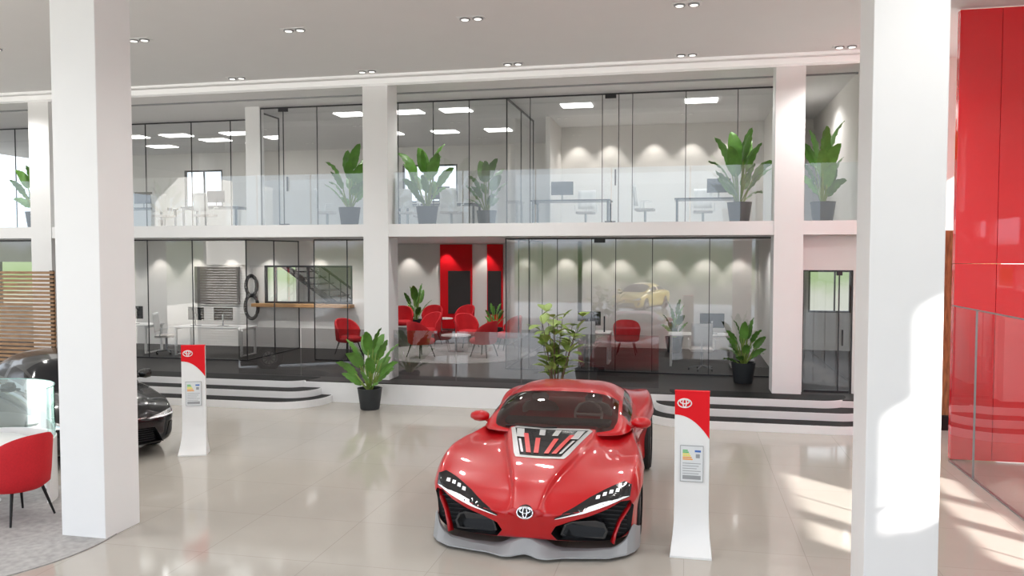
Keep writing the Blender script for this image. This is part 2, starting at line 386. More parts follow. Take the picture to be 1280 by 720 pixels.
for x in (-15.5,-13.5,-11.6,-9.5): spot(x,18.9,3.36,70,150,.9,.05)
spot(3.6,19,3.36,170,150,.9,.05); spot(2.6,19,6.5,110,150,.9,.05)
for x in (-15,-12,-8.5,-5,-1.5,1): spot(x,16.8,6.5,100,150,.9,.05)
for x in (-15,-12,-8,-5.5,-2,0): spot(x,20.6,6.5,110,150,.9,.05)
WC=(1,.94,.87)
for x in (-11,-9.6,-8.2,-6.8,-5.4,-4.0): spot(x,26.65,3.34,48,80,.5,.03,WC)
for x in (-3.2+.6,-1.8,-.6,.5,1.4): spot(x,22.15,3.34,42,80,.5,.03,WC)
for x in (-16.2,-14.9,-13.7,-12.6,-11.4,-9.9): spot(x,20.15,3.34,42,80,.5,.03,WC)
for x in (-3.0,-2.1,-.9,.1,1.1): spot(x,22.15,6.5,48,80,.5,.03,WC)

# ---------------------------------------------------------------- right side: red wall, glass
root=thing('red_feature_wall','tall glossy red clad wall standing on the tiled floor','wall panel',(3.83,12.8,0))
f=MB(); 
for i,(a,b) in enumerate([(0,.55),(.556,1.15),(1.156,2.1),(2.106,3.15)]):
    f.box(a,b,0,.12,.02,2.9); f.box(a,b,0,.12,2.906,6.56)
f.obj('cladding_panel',REDG,parent=root,bevel=.003)
gp=gpart('glass_partition','low clear glass partition running along the red wall area','partition',(3.81,12.75),(3.81,3.5),0,2.30,[.105,.29,.48,.7,.9],g=GLOW,mw=.010,rail=.015,fm=ALU)
MB().box(3.44,5.2,15.0,15.08,.26,3.45).obj('wood_wall_panel',WOODP,label='brown wood wall panel beside the entrance',cat='wall panel')
MB().box(3.44,5.2,14.97,15.1,0,.25).obj('dark_plinth',BLKM,label='black plinth under the brown wood panel',cat='plinth')
def board(x0,x1,b0,b1,z0,z1):
    root=thing('red_wall_panel','tall red wall panel with a black display board','wall panel',(x0,26.9,.42),0,'red lounge panels')
    MB().box(0,x1-x0,0,.09,0,2.95).obj('panel',REDM,parent=root)
    MB().box(b0-x0,b1-x0,-.03,0,z0-.42,z1-.42).obj('display_board',BOARD,parent=root,label='black board')
board(-8.45,-7.3,-8.15,-7.35,.95,2.45); board(-6.75,-6.2,-6.72,-6.25,.95,2.45)
MB().box(-13.75,-12.35,20.42,20.5,1.62,2.68).obj('grey_reflection_panel',REFG,label='dark grey wall panel standing in for a blurred window reflection',cat='screen')  # flat panel whose grey imitates a blurred window reflection
root=thing('round_wall_ornament','stacked black ring ornament on the reception wall','ornament',(-11.95,20.4,0))
f=MB()
for zc,r in ((2.15,.28),(1.55,.33)): f.tube([(r*.6*math.cos(a*math.pi/12),0,zc+r*math.sin(a*math.pi/12)) for a in range(24)],.05,8,closed=True)
f.obj('ring',BLKM,parent=root,smooth=40)
# slat screen
root=thing('slatted_wood_screen','horizontal brown wood slat screen behind the dark car','screen',(-14.8,13.2,0))
f=MB()
for i in range(34): f.box(0,2.85,0,.05,.08+i*.078,.08+i*.078+.05)
f.obj('slats',WOOD,parent=root)
f=MB()
for x in (.05,1.4,2.75): f.box(x-.03,x+.03,.055,.12,0,2.72)
f.obj('post',BLKM,parent=root)

# ---------------------------------------------------------------- plants
def plant(lab,loc,h,n,seed,pr=.24,ph=.42,spread=1.0,name='potted_plant'):
    r=random.Random(seed); root=thing(name,lab,'plant',loc)
    MB().lathe([(pr*.72,0),(pr*.78,.02),(pr,ph*.96),(pr*1.02,ph),(pr*.9,ph),(pr*.88,ph-.04)],24).obj('pot',POT,parent=root,smooth=40)
    MB().lathe([(pr*.88,ph-.05),(pr*.88,ph-.04)],20).obj('soil',SOIL,parent=root)
    f=MB(); H=h-ph
    for i in range(n):
        az=i*2.399+r.uniform(-.35,.35); lf=i/(n-1)
        B=H*r.uniform(.38,.48)*(1-.15*lf); pet=H*(.64-.52*lf)*r.uniform(.9,1.1)
        tilt=math.radians((4+34*lf)*spread*r.uniform(.8,1.2)); bend=math.radians(r.uniform(25,65)+15*lf)
        p=Vector((r.uniform(0,.05)*math.cos(az),r.uniform(0,.05)*math.sin(az),ph-.06)); pts=[p.copy()]; dirs=[]
        NP=5;N=12; e=math.pi/2-tilt
        for k in range(NP+N):
            st=pet/NP if k<NP else B/N
            if k>=NP: e-=bend/N*(.4+1.2*(k-NP)/N)
            d=Vector((math.cos(az)*math.cos(e),math.sin(az)*math.cos(e),math.sin(e))); p=p+d*st; pts.append(p.copy()); dirs.append(d)
        dirs.append(dirs[-1]); side=Vector((-math.sin(az),math.cos(az),0)); tw=r.uniform(-.9,.9)
        f.tube(pts[:NP+2],[.013]*(NP+2),5,1)
        W=B*r.uniform(.18,.23); rows=[]
        for k in range(NP,NP+N+1):
            t=(k-NP)/N; w=W*(math.sin(math.pi*min(1,t**.8*.96+.04)))**.6+.002
            dd=dirs[k]; nn=side.cross(dd).normalized(); sd=(side*math.cos(tw)+nn*math.sin(tw)); up=sd.cross(dd)
            c=pts[k]; wav=.012*math.sin(k*2.1+i)
            rows.append([c+sd*-w+up*(w*.22-wav),c-sd*w*.5+up*(w*.16),c,c+sd*w*.5+up*(w*.16),c+sd*w+up*(w*.22+wav)])
        f.grid(rows,0)
    f.obj('foliage',[LEAF,LEAF2],parent=root,smooth=60)
    return root
lab='leafy green plant in a charcoal pot '
plant(lab+'on the mezzanine edge',(-7.3,16.6,3.65),1.75,15,1); plant(lab+'beside a white column',(-5.5,16.6,3.65),1.85,16,2)
plant(lab+'behind the mezzanine glass',(-4.65,18.5,3.65),1.7,13,3); plant(lab+'near an upper desk',(1.02,16.6,3.65),1.95,17,4,spread=.95)
plant(lab+'in the upper corridor',(2.62,16.8,3.65),1.95,14,5,spread=.6); plant(lab+'at the far railing end',(-15.55,16.7,3.65),1.7,14,6)
plant('leafy green plant in dark pot on tiles beside the platform',(-6.05,14.65,0),1.66,19,7,spread=1.2)
plant(lab+'by the office glass',(1.15,16.85,.42),1.36,18,8,spread=1.2)
plant(lab+'in the red lounge',(-8.9,25.6,.42),1.7,13,9); plant(lab+'among the lounge chairs',(-5.6,23.2,.42),1.2,13,10)
plant('leafy green plant in charcoal pot at the glass office wall',(-.3,21.7,.42),1.4,11,12,spread=.8)
# broad leaf tree behind car
root=thing('potted_tree','slender potted shrub with oval green leaves beside the red car','plant',(-2.2,13.6,0))
MB().lathe([(.2,0),(.27,.45),(.25,.45),(.24,.4)],24).obj('pot',POT,parent=root,smooth=40)
MB().lathe([(.23,.38),(.23,.4)],20).obj('soil',SOIL,parent=root)
fb=MB();fl=MB(); r=random.Random(5)
for i in range(10):
    az=i*2.4;p=Vector((0,0,.4)); pts=[p.copy()]
    L=r.uniform(1.25,1.7); el=math.radians(r.uniform(70,88))
    for k in range(10):
        p=p+Vector((math.cos(az)*math.cos(el),math.sin(az)*math.cos(el),math.sin(el)))*L/10; pts.append(p.copy()); el+=r.uniform(-.06,.04)
        if k>2:
            for q in range(1+(k+i)%2):
                a2=r.uniform(0,6.28);e2=r.uniform(.0,1.0);d=Vector((math.cos(a2)*math.cos(e2),math.sin(a2)*math.cos(e2),math.sin(e2)));sd=d.cross(Vector((0,0,1))).normalized()
                up=sd.cross(d); b0=p+d*.03; Lf=r.uniform(.24,.34);rows=[]
                for m in range(7):
                    t=m/6;w=Lf*.29*math.sin(math.pi*(.04+.94*t))**.8;c=b0+d*Lf*t-Vector((0,0,1))*.06*t*t
                    rows.append([c-sd*w+up*w*.2,c,c+sd*w+up*w*.2])
                fl.grid(rows,0)
    fb.tube(pts,[.016-.0012*k for k in range(len(pts))],6)
fb.obj('branch',BARK,parent=root,smooth=40); fl.obj('foliage',LEAF2,parent=root,smooth=60)

# ---------------------------------------------------------------- furniture
def lounge_chair(loc,rot,lab,group='red lounge chairs'):
    root=thing('armchair',lab,'chair',loc,rot,group)
    rows=[]
    for a in range(-100,101,10):
        t=abs(a)/100; top=.92-.30*t**2.4; ang=math.radians(90+a)
        c,s=math.cos(ang),math.sin(ang); ring=[]
        for (rr,zz) in [(.26,.33),(.32,.38),(.335,.52),(.345,(.52+top)/2),(.355,top-.02),(.34,top+.01),(.305,top),(.295,(.52+top)/2),(.285,.5),(.26,.44)]:
            ring.append((c*rr,s*rr,zz))
        rows.append(ring)
    f=MB().grid(rows,0,wrap=True); n=len(rows[0]); f.add(rows[0],[tuple(range(n))]); f.add(rows[-1],[tuple(range(n))])
    f.obj('backrest',FAB,parent=root,smooth=50)
    MB().lathe([(.20,.32),(.28,.34),(.31,.39),(.30,.45),(.24,.48),(.001,.49)],24,(0,-.05,0),cap=False,sy=1.1).obj('seat',FAB,parent=root,smooth=60)
    for sx in(-1,1):
        for sy in(-1,1):
            MB().tube([(sx*.16,sy*.16,.37),(sx*.25,sy*.25,.004)],[.018,.011],8).obj('leg',BLKM,parent=root)
    return root
ch=lounge_chair((-7.50,7.66,.014),math.radians(-100),'red upholstered tub chair with thin black legs on grey carpet')
ch.scale=(1.08,1.08,1.08)
lb='red upholstered tub chair with thin legs in the glass lounge'
for (x,y,a) in [(-8.55,19.3,60),(-6.55,19.2,150),(-5.0,19.6,250),(-8.9,24.3,20),(-8.1,24.9,0),(-7.1,25.2,-20),(-6.0,21.6,40),(-7.2,21.9,-30),(-4.7,21.2,-60),(-1.5,20.9,180)]:
    dup(ch,(x,y,.436),math.radians(a),lb,1.0)
MB().lathe([(2.1,0),(2.1,.012)],64).obj('round_rug',CARP,loc=(-5.9,20.3,.421),label='round grey rug under the red lounge chairs',cat='rug')
MB().lathe([(1.75,0),(1.75,.01)],64).obj('round_rug',CARP,loc=(-7.75,7.15,.0005),label='round grey rug under the red chair and table',cat='rug')
def ctable(loc,lab,r=.4,h=.45):
    root=thing('side_table',lab,'table',loc)
    MB().lathe([(r,h-.025),(r,h)],32).obj('table_top',LAM,parent=root)
    MB().lathe([(.03,.02),(.03,h-.025)],12).obj('table_leg',ALU,parent=root); MB().lathe([(.22,0),(.22,.015),(.03,.02)],24).obj('table_base',ALU,parent=root)
ctable((-6.0,20.5,.435),'low round white table between the red chairs'); 
ctable((-8.1,25.9,.42),'low round white table in the lounge')
# booth left
root=thing('curved_glass_booth','curved white desk screen with frosted green glass top','desk screen',(-8.35,8.05,0))
rows=[];rg=[];f=MB();g=MB()
for k in range(33):
    a=math.radians(12+ k*118/32); c,s=math.cos(a)*.82,math.sin(a)*.75
    rows.append([(c,s,.011),(c,s,.78),(c*.955,s*.955,.78),(c*.955,s*.955,.011)]); rg.append([(c*.985,s*.985,.78),(c*.985,s*.985,1.42)])
f.grid(rows,0,wrap=True); f.add(rows[0],[(0,1,2,3)]); f.add(rows[-1],[(0,1,2,3)])
f.obj('base',LAM,parent=root,smooth=40); g.grid(rg).obj('glass_screen',GFRO,parent=root,smooth=60)
g=MB().tube([r_[1] for r_ in rg],.005,6); g.obj('glass_edge',mat('green_glass_edge',(.35,.6,.55),.2,noise=.05),parent=root)
tb=thing('meeting_table','round white table beside the red chair','table',(-8.45,7.95,.012))
MB().lathe([(.60,.715),(.61,.73),(.61,.745),(.60,.75)],48).obj('table_top',LAM,parent=tb,smooth=30)
MB().lathe([(.04,.02),(.04,.715)],16).obj('table_leg',CHR,parent=tb,smooth=40); MB().lathe([(.32,0),(.32,.012),(.04,.03)],32).obj('table_base',CHR,parent=tb)
# office desk / chair / monitor
def desk(loc,w,lab,rot=0,top=LAM,leg=LAM):
    root=thing('office_desk',lab,'desk',loc,rot)
    MB().box(-w/2,w/2,-.38,.38,.71,.745).obj('desk_top',top,parent=root,bevel=.004)
    for sx in (-1,1):
        x=sx*(w/2-.06)
        MB().box(x-.025,x+.025,-.35,-.3,0,.71).box(x-.025,x+.025,.3,.35,0,.71).box(x-.025,x+.025,-.3,.3,.67,.71).box(x-.025,x+.025,-.3,.3,0,.03).obj('desk_leg',leg,parent=root)
    return root
def monitor(loc,rot,lab='thin black computer monitor on an office desk'):
    root=thing('computer_monitor',lab,'monitor',loc,rot,'office monitors')
    MB().box(-.28,.28,-.012,.012,.14,.48).obj('screen',SCR,parent=root,bevel=.004)
    MB().box(-.02,.02,.012,.03,.01,.3).obj('stand',ALU,parent=root); MB().box(-.12,.12,-.07,.09,0,.01).obj('foot',ALU,parent=root)
    return root
def ochair(loc,rot,lab):
    root=thing('office_chair',lab,'chair',loc,rot,'office swivel chairs')
    MB().prism(rpoly(-.24,.24,-.23,.23,.08),.44,.50).obj('seat',INTE,parent=root,bevel=.01)
    rows=[[(x,.22+.05*(1-(x/.24)**2)+ (z-.6)*.12,z) for x in (-.23,-.12,0,.12,.23)] for z in (.58,.7,.85,1.0,1.08)]
    o=MB().grid(rows).obj('backrest',LAM,parent=root,smooth=50); m=o.modifiers.new('s','SOLIDIFY'); m.thickness=.02
    MB().tube([(0,.2,.46),(0,.27,.5),(0,.27,.75)],.018,8).obj('back_support',LAM,parent=root,smooth=40)
    for sx in(-1,1): MB().tube([(sx*.24,.1,.47),(sx*.29,.08,.5),(sx*.29,.05,.68),(sx*.29,-.15,.69)],.015,6).obj('armrest',LAM,parent=root)
    f=MB().lathe([(.03,.09),(.03,.44)],12)
    for k in range(5):
        a=k*1.2566; f.tube([(0,0,.11),(.28*math.cos(a),.28*math.sin(a),.06)],.016,6); 
    f.obj('base',ALU,parent=root)
    f=MB()
    for k in range(5):
        a=k*1.2566; f.lathe([(.028,-.012),(.028,.012)],10,(.28*math.cos(a),.28*math.sin(a),.028),axis='x')
    f.obj('casters',BLKM,parent=root)
    return root
wd='white office desk on the dark carpet behind glass'
desk((.35,19.3,.42),1.5,wd); desk((-2.5,19.3,.42),1.5,wd); desk((-12.0,18.7,.42),2.0,wd); desk((-14.6,18.8,.42),1.5,wd)
mo=monitor((.6,19.35,1.165),math.pi)
for x,y,z,a in [(-2.3,19.35,1.165,3.3),(-11.8,18.75,1.165,3.1),(-12.6,18.75,1.165,2.9),(-14.5,18.8,1.165,3.1)]: dup(mo,(x,y,z),a)
oc=ochair((.35,18.45,.42),math.pi,'white swivel chair at a desk behind glass')
for x,y,z,a,l in [(-2.3,18.5,.42,3.3,'white swivel chair at a desk behind glass'),(-13.35,18.55,.42,1.9,'white swivel chair beside the reception desk')]: dup(oc,(x,y,z),a,l)
ud='dark framed office desk on the mezzanine floor'
desk((-2.85,20.2,3.65),2.0,ud,0,STEEL,STEEL); desk((.45,20.2,3.65),1.5,ud,0,STEEL,STEEL); desk((-6.6,21,3.65),2.2,ud,0,STEEL,STEEL)
for x in(-18,-15.8,-13.4): desk((x,21.0,3.65),1.8,ud,0,STEEL,STEEL)
for x,y,a in [(-3.1,20.2,0.1),(.75,20.2,0),(-15.8,21,.1),(-13.4,21,0),(-6.6,21,0),(-18.1,21,0)]: dup(mo,(x,y,4.396),a)
for x,y,a in [(-2.6,21,0),(.4,21.1,0),(-1.0,19.9,1.5),(-6.0,20.1,3.1),(-7.2,20.1,3.1),(-7.4,21.9,.1),(-13.2,20.2,3.1),(-15.9,20.2,3.),(-14.6,20.3,3.2),(-17.8,20.2,3.1),(-9.2,19.5,2)]: dup(oc,(x,y,3.65),a,'white swivel chair at a dark mezzanine desk')

# ---------------------------------------------------------------- emblem
def emblem(mb,c,s,mi=0,yf=None,r=.045):
    yf=yf or (lambda x,z:c[1])
    for (cx,cz,a,b) in ((0,0,.5,.33),(0,.015,.13,.31),(0,.12,.33,.16)):
        pts=[]
        for k in range(32):
            t=2*math.pi*k/32; x=c[0]+s*(cx+a*math.cos(t)); z=c[2]+s*(cz+b*math.sin(t)); pts.append((x,yf(x,z),z))
        mb.tube(pts,s*r,6,mi,closed=True)
# ---------------------------------------------------------------- totems
def totem(loc,rot,lab):
    root=thing('info_totem',lab,'sign stand',loc,rot,'car information totems')
    W=.172
    fr=[(0,1.65),(0,.55),(-.006,.44),(-.022,.33),(-.05,.23),(-.09,.14),(-.14,.065),(-.18,.02),(-.18,0)]
    bk=[(.055,1.65),(.055,.42),(.058,.3),(.07,.15),(.10,.0)]
    poly=fr+list(reversed(bk)); fl=lambda z: .035*(1-z/.35)**1.5 if z<.35 else 0
    rows=[[(-W-fl(z),y,z),(W+fl(z),y,z)] for y,z in poly]
    rows.append(rows[0]); f=MB().grid(rows)
    for s in (0,1): f.add([r_[s] for r_ in rows[:-1]],[tuple(range(len(poly)))])
    f.obj('body',LAM,parent=root,smooth=35)
    pts=[(-W,1.652),(W,1.652)]
    for k in range(13):
        t=1-k/12; pts.append((-W+2*W*t,1.415-.235*t**2.2))
    MB().prismY(pts,-.006,.0).obj('header',REDM,parent=root,label='red header with curved lower edge')
    MB().box(-W-.002,W+.002,-.006,.057,1.65,1.66).obj('cap',REDM,parent=root,label='red top cap')
    e=MB(); emblem(e,(-.075,-.009,1.535),.135); e.obj('emblem',LAM,parent=root,label='white three-oval emblem')
    f=MB().box(-.11,.11,-.012,-.001,.74,1.10,0).box(-.115,-.11,-.014,0,.735,1.105,1).box(.11,.115,-.014,0,.735,1.105,1).box(-.115,.115,-.014,0,.735,.74,1).box(-.115,.115,-.014,0,1.1,1.105,1)
    for i,(m,w) in enumerate([(2,.05),(2,.06),(3,.07),(3,.08),(4,.09),(4,.1)]): f.box(-.09,-.09+w,-.014,-.012,1.06-i*.018-.012,1.06-i*.018,m)
    f.box(.03,.09,-.014,-.012,1.04,1.06,5).box(.04,.08,-.014,-.012,.98,1.02,1)
    for i in range(5): f.box(-.09,.09-.02*(i%3),-.014,-.012,.92-.026*i,.926-.026*i,1)
    f.box(-.09,.09,-.014,-.012,.76,.80,1)
    f.obj('info_label',[PAP,GREY,GRNM,YELM,ORGM,BLUEM],parent=root,label='framed energy label sheet')
totem((.07,8.25,0),math.radians(-1),'white information totem with red header beside the red car')
totem((-7.32,10.8,0),math.radians(22),'white information totem with red header beside the black car')

# ---------------------------------------------------------------- cars
def cr(tab,x):
    n=len(tab)
    if x<=tab[0][0]: return tab[0][1:]
    if x>=tab[-1][0]: return tab[-1][1:]
    for i in range(n-1):
        if tab[i][0]<=x<=tab[i+1][0]:
            a=tab[i];b=tab[i+1];h=b[0]-a[0];t=(x-a[0])/h; out=[]
            for k in range(1,len(a)):
                ma=((b[k]-a[k])/h if i==0 else .5*((b[k]-a[k])/h+(a[k]-tab[i-1][k])/(a[0]-tab[i-1][0])))
                mb=((b[k]-a[k])/h if i==n-2 else .5*((b[k]-a[k])/h+(tab[i+2][k]-b[k])/(tab[i+2][0]-b[0])))
                out.append((2*t**3-3*t*t+1)*a[k]+(t**3-2*t*t+t)*h*ma+(-2*t**3+3*t*t)*b[k]+(t**3-t*t)*h*mb)
            return out
def body_mesh(st,prof,name,m,cutters,levels=1,ny=44,pw=1.45):
    y0,y1=st[0][0],st[-1][0]; rows=[]
    for i in range(ny):
        u=i/(ny-1); 
        y=y0+(y1-y0)*(u**pw if u<.999 else 1)
        w,b,s,c=cr(st,y)
        half=prof(y,w,b,s,c)
        ring=[(x,yy,z) for x,yy,z in half]+[(-x,yy,z) for x,yy,z in reversed(half[1:-1])]
        rows.append(ring)
    f=MB().grid(rows,0,wrap=True); n=len(rows[0])
    f.add(rows[0],[tuple(range(n))]); f.add(rows[-1],[tuple(range(n))])
    me=f.mesh(name,[m,BLKM],40); o=bpy.data.objects.new(name+'_tmp',me); COL.objects.link(o)
    md=o.modifiers.new('s','SUBSURF'); md.levels=levels; md.render_levels=levels
    cs=[]
    for k,cm in enumerate(cutters):
        c=bpy.data.objects.new('cut',cm); COL.objects.link(c); cs.append(c)
        b=o.modifiers.new('b%d'%k,'BOOLEAN'); b.operation='DIFFERENCE'; b.object=c; b.solver='EXACT'
        try:b.material_mode='TRANSFER'
        except Exception: pass
    dg=bpy.context.evaluated_depsgraph_get(); dg.update(); ev=o.evaluated_get(dg)
    res=bpy.data.meshes.new_from_object(ev,depsgraph=dg)
    for mm in list(o.modifiers)[1:]: mm.show_viewport=False
    dg.update(); ev=o.evaluated_get(dg); bm=bmesh.new(); bm.from_mesh(ev.to_mesh()); bvh=BVHTree.FromBMesh(bm); bm.free()
    bpy.data.objects.remove(o); [bpy.data.objects.remove(c) for c in cs]
    res.polygons.foreach_set('use_smooth',[True]*len(res.polygons))
    try: res.set_sharp_from_angle(angle=math.radians(28))
    except Exception: pass
    return res,bvh
def patch(bvh,poly,axis,off=.006,res=.02,th=.0):
    bm=bmesh.new(); vs=[bm.verts.new((a,b,0)) for a,b in poly]; bm.faces.new(vs)
    xs=[a for a,b in poly];ys=[b for a,b in poly]
    x=min(xs)+res
    while x<max(xs):
        g=bm.verts[:]+bm.edges[:]+bm.faces[:]; bmesh.ops.bisect_plane(bm,geom=g,plane_co=(x,0,0),plane_no=(1,0,0)); x+=res
    y=min(ys)+res
    while y<max(ys):
        g=bm.verts[:]+bm.edges[:]+bm.faces[:]; bmesh.ops.bisect_plane(bm,geom=g,plane_co=(0,y,0),plane_no=(0,1,0)); y+=res
    bm.verts.ensure_lookup_table(); bm.verts.index_update(); vmap=[]
    for v in bm.verts:
        if axis=='y': hit=bvh.ray_cast(Vector((v.co.x,-2,v.co.y)),Vector((0,1,0)))
        else: hit=bvh.ray_cast(Vector((v.co.x,v.co.y,3)),Vector((0,0,-1)))
        if hit[0] is None: vmap.append(None); continue
        nn=hit[1]; 
        if (axis=='y' and nn.y>0) or (axis=='z' and nn.z<0): nn=-nn
        vmap.append((hit[0]+nn*off))
    mb=MB()
    idx={}
    for fc in bm.faces:
        if any(vmap[v.index] is None for v in fc.verts): continue
        ids=[]
        for v in fc.verts:
            if v.index not in idx: idx[v.index]=len(mb.v); mb.v.append(tuple(vmap[v.index]))
            ids.append(idx[v.index])
        mb.f.append(tuple(ids)); mb.m.append(0)
    bm.free(); return mb
def mir(poly): return [(-a,b) for a,b in reversed(poly)]
def cylcut(y,z,r,x0,x1):
    return MB().lathe([(r,x0),(r,x1)],40,(0,y,z),axis='x').mesh('c',[BLKM])
def wheel(root,x,y,r,w,side):
    e=bpy.data.objects.new('wheel',None); COL.objects.link(e); e.parent=root; e.location=(x,y,r)
    MB().lathe([(r*.68,-w/2),(r*.93,-w/2),(r,-w/2+.03),(r,w/2-.03),(r*.93,w/2),(r*.68,w/2)],40,axis='x',cap=False).obj('tyre',RUB,parent=e,smooth=40)
    f=MB().lathe([(r*.69,-w/2+.01),(r*.69,w/2-.01),(r*.62,w/2-.02),(r*.62,-w/2+.01)],40,axis='x',cap=False)
    xs=side*(w/2-.03)
    f.lathe([(r*.16,xs-.02),(r*.16,xs+.02)],20,axis='x')
    for k in range(10):
        a=k*math.pi/5; f.tube([(xs,0,0),(xs,r*.66*math.cos(a),r*.66*math.sin(a))],r*.05,6)
    f.obj('rim',RIM,parent=e,smooth=40)
    MB().lathe([(r*.5,xs-side*.06),(r*.5,xs-side*.05)],24,axis='x').obj('brake_disc',ENGS,parent=e)
def canopy(root,tab,z0f,paint,g,ws_end,side_y,th_ws=60,th_p=68,rear=None,ny=46,na=18,ex=.85,ez=.62,tumb=.10):
    y0,y1=tab[0][0],tab[-1][0]; rows=[]; ys=[]
    for i in range(ny):
        y=y0+(y1-y0)*i/(ny-1); wb,zt=cr(tab,y); z0=z0f(y); row=[]
        for j in range(-na,na+1):
            th=math.radians(90*j/na); s=math.sin(abs(th))**ex; c=max(0,math.cos(th))**ez
            x=math.copysign(wb*s,th) if j else 0
            zz=z0+(max(zt,z0)-z0)*c
            x*=1-tumb*min(1,(zz-z0)/.3)*s
            row.append((x,y,zz))
        rows.append(row); ys.append(y)
    parts={}
    for i in range(ny-1):
        ym=(ys[i]+ys[i+1])/2
        for j in range(2*na):
            a=abs((j+.5)-na)*90/na
            if ym<ws_end and a<th_ws: k='windshield'
            elif a>th_p and a<86 and side_y[0]<ym<side_y[1] and not (side_y[2]<ym<side_y[2]+.1): k='side_window|%d%d'%(j<na,ym<side_y[2])
            elif rear and rear[0]<ym<rear[1] and a<58: k='rear_window'
            else: k='roof'
            mb=parts.setdefault(k,MB()); mb.add([rows[i][j],rows[i][j+1],rows[i+1][j+1],rows[i+1][j]],[(0,1,2,3)])
    for k,mb in parts.items(): mb.obj(k.split('|')[0],paint if k=='roof' else g,parent=root,smooth=60)

